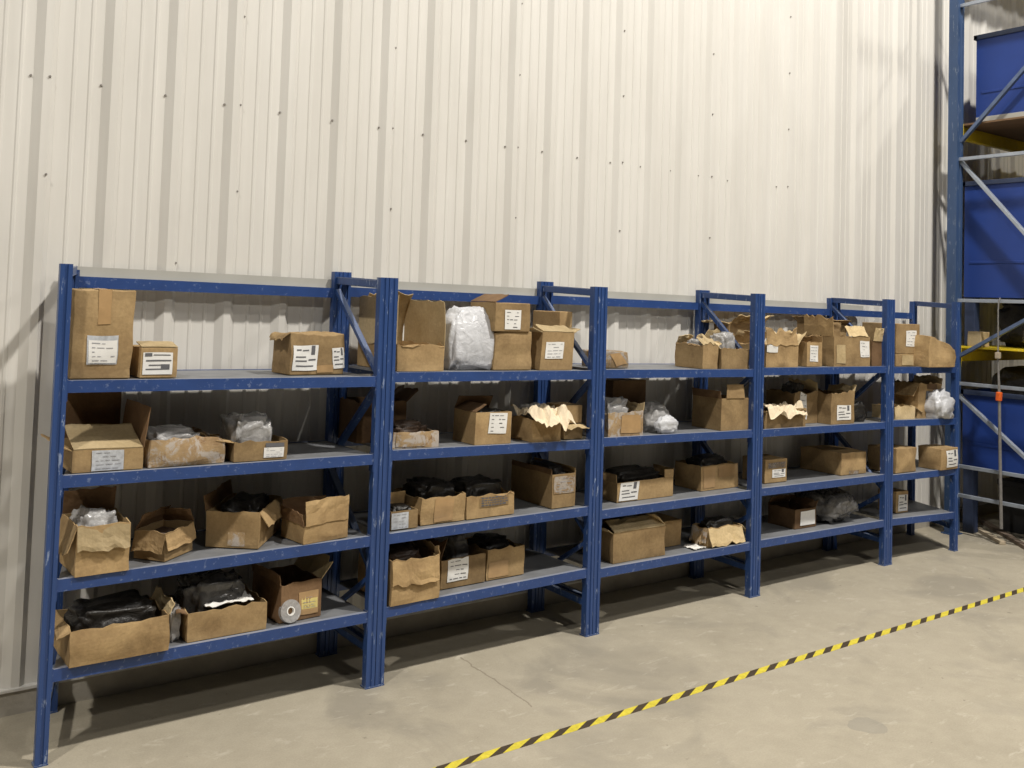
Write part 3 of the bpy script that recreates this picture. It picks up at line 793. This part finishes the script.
    # ---- middle rack, second shelf
    b = mk('j01', 'pale-edged carton full of parts, left end of the middle rack\'s second shelf', amp=.006, torn=.02, mat='kraft_worn')
    b.sheet('F', .36, .92, .12, .84, 'tape', None, 'packing_tape'); b.flap('R', 95, .05, mat='kraft_pale')
    fill('j01', 'plastic_bag', 'brownish bag heaped in the pale-edged carton', 'clear', .4, .55, .7, .7, 1.4, 61, lump=.35)
    b = mk('j02', 'tall dark carton at the back of the middle rack\'s second shelf', amp=.004, mat='kraft_dark', closed=True)
    blob('plastic_bag', 'clear plastic bag slumped beside the pale-edged carton on the middle rack', 'plastic bag', (3.54, .18, 1.112), (.25, .22, .17), 'clear', 63, 'loose plastic bags on the racks', lump=.28, flat=.7, neck=.4)
    blob('white_bag', 'small white bag at the front of the middle rack\'s second shelf', 'plastic bag', (3.55, .045, 1.112), (.19, .07, .105), 'white_film', 64, 'loose plastic bags on the racks', lump=.25, flat=.7, neck=.5)
    b = mk('j03', 'large plain carton with a rounded flap standing up, middle rack\'s second shelf', amp=.004)
    b.flap('F', 84, .09, inset=.05, part=(.15, .8)); b.flap('L', 100, .05, mat='kraft_dark')
    # ---- middle rack, third shelf
    b = mk('k01', 'wide cut-down carton with a white label, left side of the middle rack\'s third shelf', amp=.004)
    b.sheet('F', .04, .37, .06, .98, ink='mark', rot=-.03); b.flap('R', 92, .055, part=(.0, .7)); b.flap('F', 88, .05, part=(.84, 1.0)); b.flap('L', 95, .05)
    fill('k01', 'black_bag', 'black bag heaped in the wide cut-down carton', 'black_film', .5, .55, .9, .85, 1.4, 71)
    b = mk('k02', 'carton with shiny taped front, right side of the middle rack\'s third shelf', amp=.006, torn=.01)
    b.sheet('F', .06, .36, .1, .95, 'tape', None, 'packing_tape'); b.sheet('F', .45, .97, .48, .95, 'tape', None, 'packing_tape')
    fill('k02', 'black_bag', 'black bag in the carton with the shiny taped front', 'black_film', .5, .5, .85, .8, 1.2, 73)
    # ---- middle rack, bottom shelf
    b = mk('l01', 'big carton with a pale lid flap, overhanging the left of the middle rack\'s bottom shelf', amp=.006, bulge=.004)
    b.flap('F', 38, .10, mat='kraft_pale', curl=-.2); b.flap('R', 40, .10, mat='kraft_pale', torn=.3); b.flap('B', 80, .12, mat='kraft_dark'); b.flap('L', 150, .05, mat='kraft_pale')
    fill('l01', 'plastic_bag', 'clear bag under the pale lid flap of the big overhanging carton', 'clear', .62, .55, .3, .3, 1.3, 75)
    b = mk('l02', 'narrow dark carton set back beside the big pale-lidded one, middle rack\'s bottom shelf', amp=.005, mat='kraft', closed=True)
    b = mk('l03', 'low carton with a flared flap at the right end of the middle rack\'s bottom shelf', amp=.007, torn=.015)
    b.flap('F', 258, .115, mat='kraft_pale', curl=-.25, torn=.2); b.flap('R', 220, .07, mat='kraft_pale', torn=.4); b.flap('L', 255, .1, mat='kraft_worn', torn=.3)
    fill('l03', 'black_bag', 'black bag in the low carton with the flared flap', 'black_film', .5, .5, .85, .7, 1.25, 77)
    crumple('white_paper', 'white paper scrap on the shelf left of the flared carton', 'paper', (3.87, .08, .362), (.12, .10), 'white_paper', 78, .008)
    # ---- fourth rack, top shelf
    b = mk('m01', 'carton with crumpled pale flaps and white tape patch, left of the fourth rack\'s top shelf', amp=.007, torn=.02)
    b.flap('F', 70, .11, torn=.5, curl=.4); b.flap('R', 120, .12, mat='kraft_pale', torn=.5, curl=.5); b.flap('B', 60, .1, mat='kraft_pale')
    b.sheet('F', .0, .34, .66, .98, 'paper', None, 'white_sticker')
    b = mk('m02', 'narrow carton with an upright white label, fourth rack\'s top shelf', amp=.004, torn=.012)
    b.sheet('F', .18, .72, .2, .86, ink='faint'); b.flap('R', 85, .05, torn=.3); b.flap('B', 60, .05)
    b = mk('m03', 'large carton with pale top flaps and a white corner label, fourth rack\'s top shelf', amp=.006, torn=.012)
    b.flap('F', 60, .085, mat='kraft_pale', part=(.4, .95)); b.flap('L', 95, .14, torn=.4); b.flap('B', 85, .10)
    b.sheet('F', .72, .97, .30, .84, ink='faint'); b.sheet('F', .06, .30, .1, .7, 'kraft_pale', None, 'torn_patch')
    b = mk('m04', 'dark narrow carton with a pale flap, against the fourth rack\'s right post, top shelf', amp=.005, mat='kraft_dark')
    b.flap('F', 100, .10, mat='kraft_pale')
    b = mk('m05', 'tall carton standing behind the others at the back of the fourth rack\'s top shelf', amp=.006, torn=.01)
    b.flap('L', 150, .08, mat='kraft'); b.flap('F', 150, .05, mat='kraft')
    # ---- fourth rack, second shelf
    b = mk('n01', 'torn low tray spilling pale paper, left end of the fourth rack\'s second shelf', amp=.007, torn=.05, mat='kraft')
    crumple('packing_paper', 'pale packing paper spread over the torn low tray', 'paper', inside('n01', .5, .4, .095), (.40, .16), 'kraft_paper', 81, .06, droop=.06)
    b = mk('n02', 'carton with a long white label set behind the torn tray, fourth rack\'s second shelf', amp=.005, torn=.02)
    b.sheet('F', .26, .52, .12, .98, ink='faint'); b.flap('R', 80, .08, mat='kraft_pale', torn=.4)
    fill('n02', 'smoky_bag', 'smoky bag poking from the long-labelled carton on the fourth rack', 'smoke', .55, .5, .6, .6, 1.2, 83)
    b = mk('n03', 'upright carton with a barcode style label, right of the torn tray on the fourth rack', amp=.005, torn=.03)
    b.sheet('F', .26, .84, .12, .56, ink='mark'); b.flap('R', 110, .05, mat='kraft_pale')
    blob('black_bag', 'dark bag slumped right of the upright carton on the fourth rack\'s second shelf', 'plastic bag', (5.63, .2, 1.072), (.22, .26, .15), 'black_film', 85, 'loose plastic bags on the racks', lump=.28)
    # ---- fourth rack, third shelf
    b = mk('o01', 'small carton with a printed label, left end of the fourth rack\'s third shelf', amp=.003, closed=True)
    b.sheet('F', .30, .92, .22, .56, ink='mark'); b.sheet('F', .12, .90, .62, .86, 'kraft_worn', 'print', 'printed_panel')
    b = mk('o02', 'long deep carton with a plain scuffed end, right side of the fourth rack\'s third shelf', amp=.006, closed=True, bulge=.006)
    b.sheet('F', .3, .7, .02, .18, 'kraft_worn', None, 'worn_patch')
    # ---- fourth rack, bottom shelf
    b = mk('p01', 'dark carton with a white label, middle of the fourth rack\'s bottom shelf', amp=.004, mat='kraft_dark', torn=.01)
    b.sheet('F', .24, .94, .14, .86, ink=None); b.flap('R', 120, .05, torn=.4); b.flap('B', 60, .06)
    blob('smoky_bag', 'large smoky plastic bag right of the dark labelled carton, fourth rack\'s bottom shelf', 'plastic bag', (5.42, .22, .348), (.44, .36, .22), 'smoke', 87, 'loose plastic bags on the racks', lump=.28, flat=.7)
    # ---- short rack
    b = mk('q01', 'flat carton under the square-labelled one, short right-hand rack\'s top shelf', amp=.005, closed=True)
    b.flap('R', 230, .06, mat='kraft_pale', torn=.3); b.sheet('F', .3, .8, .1, .9, 'kraft_pale', None, 'torn_patch')
    b = mk('q02', 'carton with a square white label stacked on the flat one, short rack\'s top shelf', amp=.004, closed=True)
    b.sheet('F', .40, .84, .25, .78, ink='faint')
    b = mk('q03', 'slumped plain carton hanging over the front edge, right end of the short rack\'s top shelf', amp=.012, closed=True, bulge=.004, sag=.42, mat='kraft')
    b = mk('r01', 'pale low carton at the left end of the short rack\'s second shelf', amp=.006, mat='kraft_pale', torn=.02)
    b.flap('R', 200, .12, mat='kraft_pale', torn=.3)
    b = mk('r02', 'tall open carton with a cut hand hole, middle of the short rack\'s second shelf', amp=.006, torn=.02, skew=.1)
    b.sheet('F', .30, .72, .52, .74, 'ink', None, 'hand_hole'); b.sheet('F', .34, .8, .80, .95, 'kraft_dark', None, 'worn_patch'); b.flap('L', 230, .13, mat='kraft'); b.flap('R', 100, .05, mat='kraft_pale')
    blob('white_bag', 'pale blue-white plastic bag bulging past the right post, short rack\'s second shelf', 'plastic bag', (6.60, .015, 1.0645), (.27, .20, .21), 'white_film', 91, 'loose plastic bags on the racks', lump=.4, flat=.6, neck=.3, fr=2.2)
    b = mk('s01', 'deep carton with a crumpled end, left end of the short rack\'s third shelf', amp=.009, closed=True, bulge=.008)
    b = mk('s02', 'carton with a white end label sticking out past the right post, short rack\'s third shelf', amp=.005, closed=True, bulge=.01)
    b.sheet('F', .25, .95, .12, .9, ink='mark')
    b = mk('t01', 'small carton with a big white label, alone on the short rack\'s bottom shelf', amp=.003, closed=True)
    b.sheet('F', .16, .92, .08, .84, ink='mark')

def roll_disc():
    t = thing('tape_roll', 'clear round tape roll leaning on the yellow-labelled carton, bottom shelf', 'tape roll', (1.085, .030, .3715), (R(-14), 0, R(4)))
    bm = bmesh.new()
    r1, r0 = .052, .022
    n = 28
    rings = []
    for (r, y) in ((r1, -.012), (r1, .012), (r0, .012), (r0, -.012)):
        rings.append([bm.verts.new((r * math.cos(2 * math.pi * k / n), y, r1 + r * math.sin(2 * math.pi * k / n))) for k in range(n)])
    for a in range(4):
        A, B = rings[a], rings[(a + 1) % 4]
        for k in range(n): bm.faces.new((A[k], A[(k + 1) % n], B[(k + 1) % n], B[k]))
    link('roll', bm, M['clear'], t)
    bm = bmesh.new(); rings = []
    for (r, y) in ((r0 - .001, -.013), (r0 - .001, .013), (r0 - .006, .013), (r0 - .006, -.013)):
        rings.append([bm.verts.new((r * math.cos(2 * math.pi * k / n), y, r1 + r * math.sin(2 * math.pi * k / n))) for k in range(n)])
    for a in range(4):
        A, B = rings[a], rings[(a + 1) % 4]
        for k in range(n): bm.faces.new((A[k], A[(k + 1) % n], B[(k + 1) % n], B[k]))
    link('core', bm, M['paper'], t, )

# -------------------------------------------------------------- pallet racking
XF = 7.338
def build_pallet_rack():
    t = thing('pallet_rack', 'tall blue pallet rack with grey cross bracing and yellow beams at the right edge', 'rack', (XF, 0, 0))
    F0, F1 = .30, -.80
    def upright(x, y):
        bm = bmesh.new()
        w, d, k = .10, .085, .012
        prof = [(-w / 2, -d / 2), (-.02, -d / 2), (-.016, -d / 2 + k), (.016, -d / 2 + k), (.02, -d / 2), (w / 2, -d / 2), (w / 2, d / 2), (w / 2 - .02, d / 2), (w / 2 - .02, -d / 2 + .02), (-w / 2 + .02, -d / 2 + .02), (-w / 2 + .02, d / 2), (-w / 2, d / 2)]
        prism(bm, [(x + a, y + b) for a, b in prof], .008, 6.0)
        box_in(bm, (x - .07, y - .06, 0), (x + .07, y + .06, .008))
        link('upright', bm, M['upright_blue'], t)
    for x in (0, 2.7):
        for y in (F0, F1): upright(x, y)
    for z in (4.63, 3.262, 2.022, 1.302, .592, .343):
        bm = bmesh.new(); bar(bm, (0, F0 - .03, z), (0, F1 + .03, z), .028, .03, bev=.003); link('horizontal_brace', bm, M['galv'], t)
    for (ya, za, yb, zb, mt) in ((F0 - .03, 3.42, F1, 4.52, 'brace_blue'), (F0 - .03, 3.25, F1, 1.99, 'galv'), (F0 - .03, 1.535, F1, 2.17, 'brace_blue'), (F0 - .03, 1.20, F1, .345, 'galv')):
        bm = bmesh.new(); bar(bm, (.035, ya, za), (.035, yb, zb), .03, .04, up=(1, 0, 0), bev=.003); link('diagonal_brace', bm, M[mt], t)
    for z in (3.565, 1.605, 5.398):  # highest level is added above the view to shade the wall
        for y in (F0 - .002, F1):
            bm = bmesh.new()
            box_in(bm, (.052, y - .025, z - .115), (2.648, y + .025, z - .03), .004)
            box_in(bm, (.052, y - .010 , z - .03), (2.648, y + .025, z), .003)
            box_in(bm, (.050, y - .04, z - .16), (.058, y + .03, z + .02))
            link('beam', bm, M['yellow'], t)
    for z in (3.567, 1.607, 5.4):  # highest deck is unseen, added narrow so its shadow darkens the wall
        bm = bmesh.new()
        box_in(bm, (.06, (F1 if z < 5 else 0) - .02, z), (2.64, F0 + .02, z + .018), .002)
        link('deck', bm, M['yellow' if z < 2 else 'deck_shaded'], t)  # upper decks take the brown that holds the painted shade

def stillage(label, x0, y0, y1, z0, z1, legs, x1, trim=None):
    """blue sheet-steel bin with a folded rim, on legs or skids standing on z0-legs"""
    t = thing('steel_bin', label, 'bin', ((x0 + x1) / 2, (y0 + y1) / 2, z0 - legs), group='blue steel bins in the pallet rack')
    X, Y = (x1 - x0) / 2, (y1 - y0) / 2
    bm = bmesh.new()
    a, b = legs, legs + z1 - z0
    # tub: outer and inner skins
    def ring(k, z): return [bm.verts.new((sx * (X - k), sy * (Y - k), z)) for sx, sy in ((-1, -1), (1, -1), (1, 1), (-1, 1))]
    r = [ring(0, a), ring(0, b), ring(.02, b), ring(.02, a + .02)]
    for p, q in zip(r, r[1:]):
        for k in range(4): bm.faces.new((p[k], p[(k + 1) % 4], q[(k + 1) % 4], q[k]))
    bm.faces.new(r[0][::-1]); bm.faces.new(r[3])
    # pressed swages along each side
    for zc in (a + (b - a) * .30,):
        for s in (-1, 1):
            box_in(bm, (s * X - .006, -Y + .05, zc - .012), (s * X + .006, Y - .05, zc + .012), .004)
            box_in(bm, (-X + .05, s * Y - .006, zc - .012), (X - .05, s * Y + .006, zc + .012), .004)
    link('tub', bm, M['bin_blue'], t)
    bm = bmesh.new()
    for s in (-1, 1):
        box_in(bm, (s * X - .018, -Y - .018, b - .035), (s * X + .018, Y + .018, b + .006), .004)
        box_in(bm, (-X - .018, s * Y - .018, b - .035), (X + .018, s * Y + .018, b + .006), .004)
    link('rim', bm, M['bin_rim'], t)
    if trim:
        for xa, xb in ((-X - .004, -X + .05), (-.05, .05), (X - .05, X + .004)):
            bm = bmesh.new(); box_in(bm, (xa, -Y, 0), (xb, Y, legs), .003)
            link('skid', bm, M[trim], t)
    else:
        for sx in (-1, 1):
            for sy in (-1, 1):
                bm = bmesh.new(); box_in(bm, (sx * (X - .05) - .045, sy * (Y - .05) - .045, 0), (sx * (X - .05) + .045, sy * (Y - .05) + .045, legs), .004)
                link('leg', bm, M['bin_rim'], t)

def build_right_side():
    M['black_solid'] = plain('black pallet filler', (.02, .02, .021), .5, 0, .2)  # for the black shape added under the lowest bin
    build_pallet_rack()
    stillage('blue bin on pale skids, topmost in the pallet rack', 7.50, -.78, .205, 3.645, 4.375, .06, 8.7, 'rail')
    stillage('blue bin on dark legs in the middle level of the pallet rack', 7.50, -.78, .30, 2.055, 3.075, .43, 8.7)
    stillage('lowest blue bin, standing on the floor under the pallet rack beams', 7.50, -.72, .30, .58, 1.235, .58, 8.7)
    # bits on the middle deck
    blob('grey_bundle', 'grey wrapped bundle on the pallet rack deck under the middle blue bin', 'bundle', (7.72, -.30, 1.626), (.24, .3, .22), 'smoke', 95, lump=.3)
    d = (7.42, .10, .14, .12, 0, .13, 1.6245, 4, 'A')
    b = Box('cardboard_box', 'small pale box at the back of the pallet rack deck, beside the upright', 'box', d, 'cardboard boxes in the pallet rack', amp=.004, mat='kraft_pale', closed=True, seed=5.5)
    blob('dark_deck_filler', 'dark added tarpaulin filling the pallet rack deck below the middle blue bin', 'filler', (8.10, -.20, 1.626), (.62, .86, .40), 'black_film', 96, lump=.15, flat=.4)  # added dark shape standing in for the dark gap under the bin
    blob('dark_bin_filler', 'dark added shape darkening the gap above the lowest blue bin', 'dark filler shape', (8.1, -.2, .605), (1.0, .86, .84), 'black_film', 97, lump=.14, flat=.4)  # added dark shape, hides the lit wall above the bin
    # black pallet shape added to darken the space under the lowest bin
    t = thing('dark_pallet_filler', 'black pallet shape added to darken the floor space under the lowest blue bin', 'pallet', (8.33, -.2, 0))
    bm = bmesh.new(); box_in(bm, (-.46, -.40, .40), (.46, .38, .45), .008); link('deck', bm, M['black_solid'], t)
    for x in (-.40, 0, .40):
        bm = bmesh.new(); box_in(bm, (x - .055, -.38, 0), (x + .055, .36, .40), .008); link('runner', bm, M['black_solid'], t)
    # hanging cable with tag
    xc = XF - .045
    t = thing('hanging_cable', 'thin grey cable with an orange tag hanging down the pallet rack frame', 'cable', (xc, -.12, .14))
    bm = bmesh.new()
    tube(bm, [(.045, .012, 1.897), (.030, .010, 1.906), (.010, .010, 1.89), (.004, .012, 1.80), (0, .008, 1.4), (0, -.005, 1.1), (0, -.015, .6), (0, -.03, 0)], [.006, .006, .006, .006, .007, .012, .013, .014], 8)
    link('cable', bm, M['cable'], t)
    bm = bmesh.new(); bar(bm, (-.006, -.004, 1.05), (-.006, -.008, 1.125), .036, .042, bev=.008); link('tag', bm, M['orange'], t)
    bm = bmesh.new(); bar(bm, (-.004, .006, 1.40), (-.004, .006, 1.455), .035, .04, bev=.008); link('clamp', bm, M['wood'], t)
    # battens on the floor
    for lab, p, q, w, h, mt in (('pale wooden batten nearest the shelving on the floor by the pallet rack', (7.80, .40), (7.34, -.14), .05, .03, 'wood'),
                                ('long dark wooden batten on the floor beside the pale one', (8.05, .42), (7.36, -.33), .055, .03, 'wood_dark')):
        bm = bmesh.new(); bar(bm, (p[0], p[1], h / 2 + .001), (q[0], q[1], h / 2 + .001), w, h, bev=.003)
        o = link('wooden_batten', bm, M[mt]); tag(o, lab, 'batten', 'wooden battens on the floor')

# ------------------------------------------------------------ camera and light
def camera():
    cd = bpy.data.cameras.new('camera'); co = bpy.data.objects.new('camera', cd); COL.objects.link(co)
    Rv = Vector((0.80814434, -0.58815424, 0.03126222)); U = Vector((-0.0521459, -0.01857869, 0.99846664)); Fv = Vector((0.58667158, 0.80853536, 0.04568409))
    co.matrix_world = Matrix(((Rv.x, U.x, -Fv.x, -.8502), (Rv.y, U.y, -Fv.y, -4.236), (Rv.z, U.z, -Fv.z, 1.9147), (0, 0, 0, 1)))
    cd.sensor_fit = 'HORIZONTAL'; cd.sensor_width = 36
    cd.lens = 966.4723 / 1024 * 36
    cd.shift_x = 8.724 / 1024; cd.shift_y = -129.737 / 1024
    cd.clip_start = .05; cd.clip_end = 100
    SC.camera = co

def lamp(name, loc, energy, size, col, target=None, spread=180):
    ld = bpy.data.lights.new(name, 'AREA'); ld.shape = 'DISK'; ld.size = size; ld.energy = energy; ld.color = col; ld.spread = R(spread)
    o = bpy.data.objects.new(name, ld); COL.objects.link(o); o.location = loc
    if target:
        o.rotation_euler = (Vector(target) - Vector(loc)).to_track_quat('-Z', 'Y').to_euler()
    return o

def lights():
    warm = (1, .955, .885)
    for l in LAMPS: lamp('high_bay_lamp', *l[:3], warm, *(l[3:]))
    w = bpy.data.worlds.new('hall'); SC.world = w; w.use_nodes = True
    bg = w.node_tree.nodes['Background']; bg.inputs[0].default_value = (1, .95, .86, 1); bg.inputs[1].default_value = WORLD

LAMPS = [((4.6, -4.0, 10.0), 1100, .5), ((-5.0, -4.2, 10.0), 740, .5), ((2.5, -11.0, 9.5), 290, .6, (3, 0, .8)), ((12.0, -6.0, 10.0), 330, .5, (7, 0, 1))]
WORLD = .016

build_floor(); build_wall(); build_tape()
for i, lab in enumerate(['leftmost blue steel rack of the row, its end post nearest the camera',
                         'second blue steel rack from the left, with the upright white plastic bag',
                         'middle blue steel rack of the five, third from either end',
                         'fourth blue steel rack from the left',
                         'short blue steel rack at the right end, beside the pallet rack']):
    build_rack(i, lab)
build_boxes(); build_right_side()
camera(); lights()
vs = SC.view_settings
vs.view_transform = 'Standard'; vs.look = 'None'; vs.gamma = 1; vs.use_curve_mapping = False; vs.exposure = 0.0
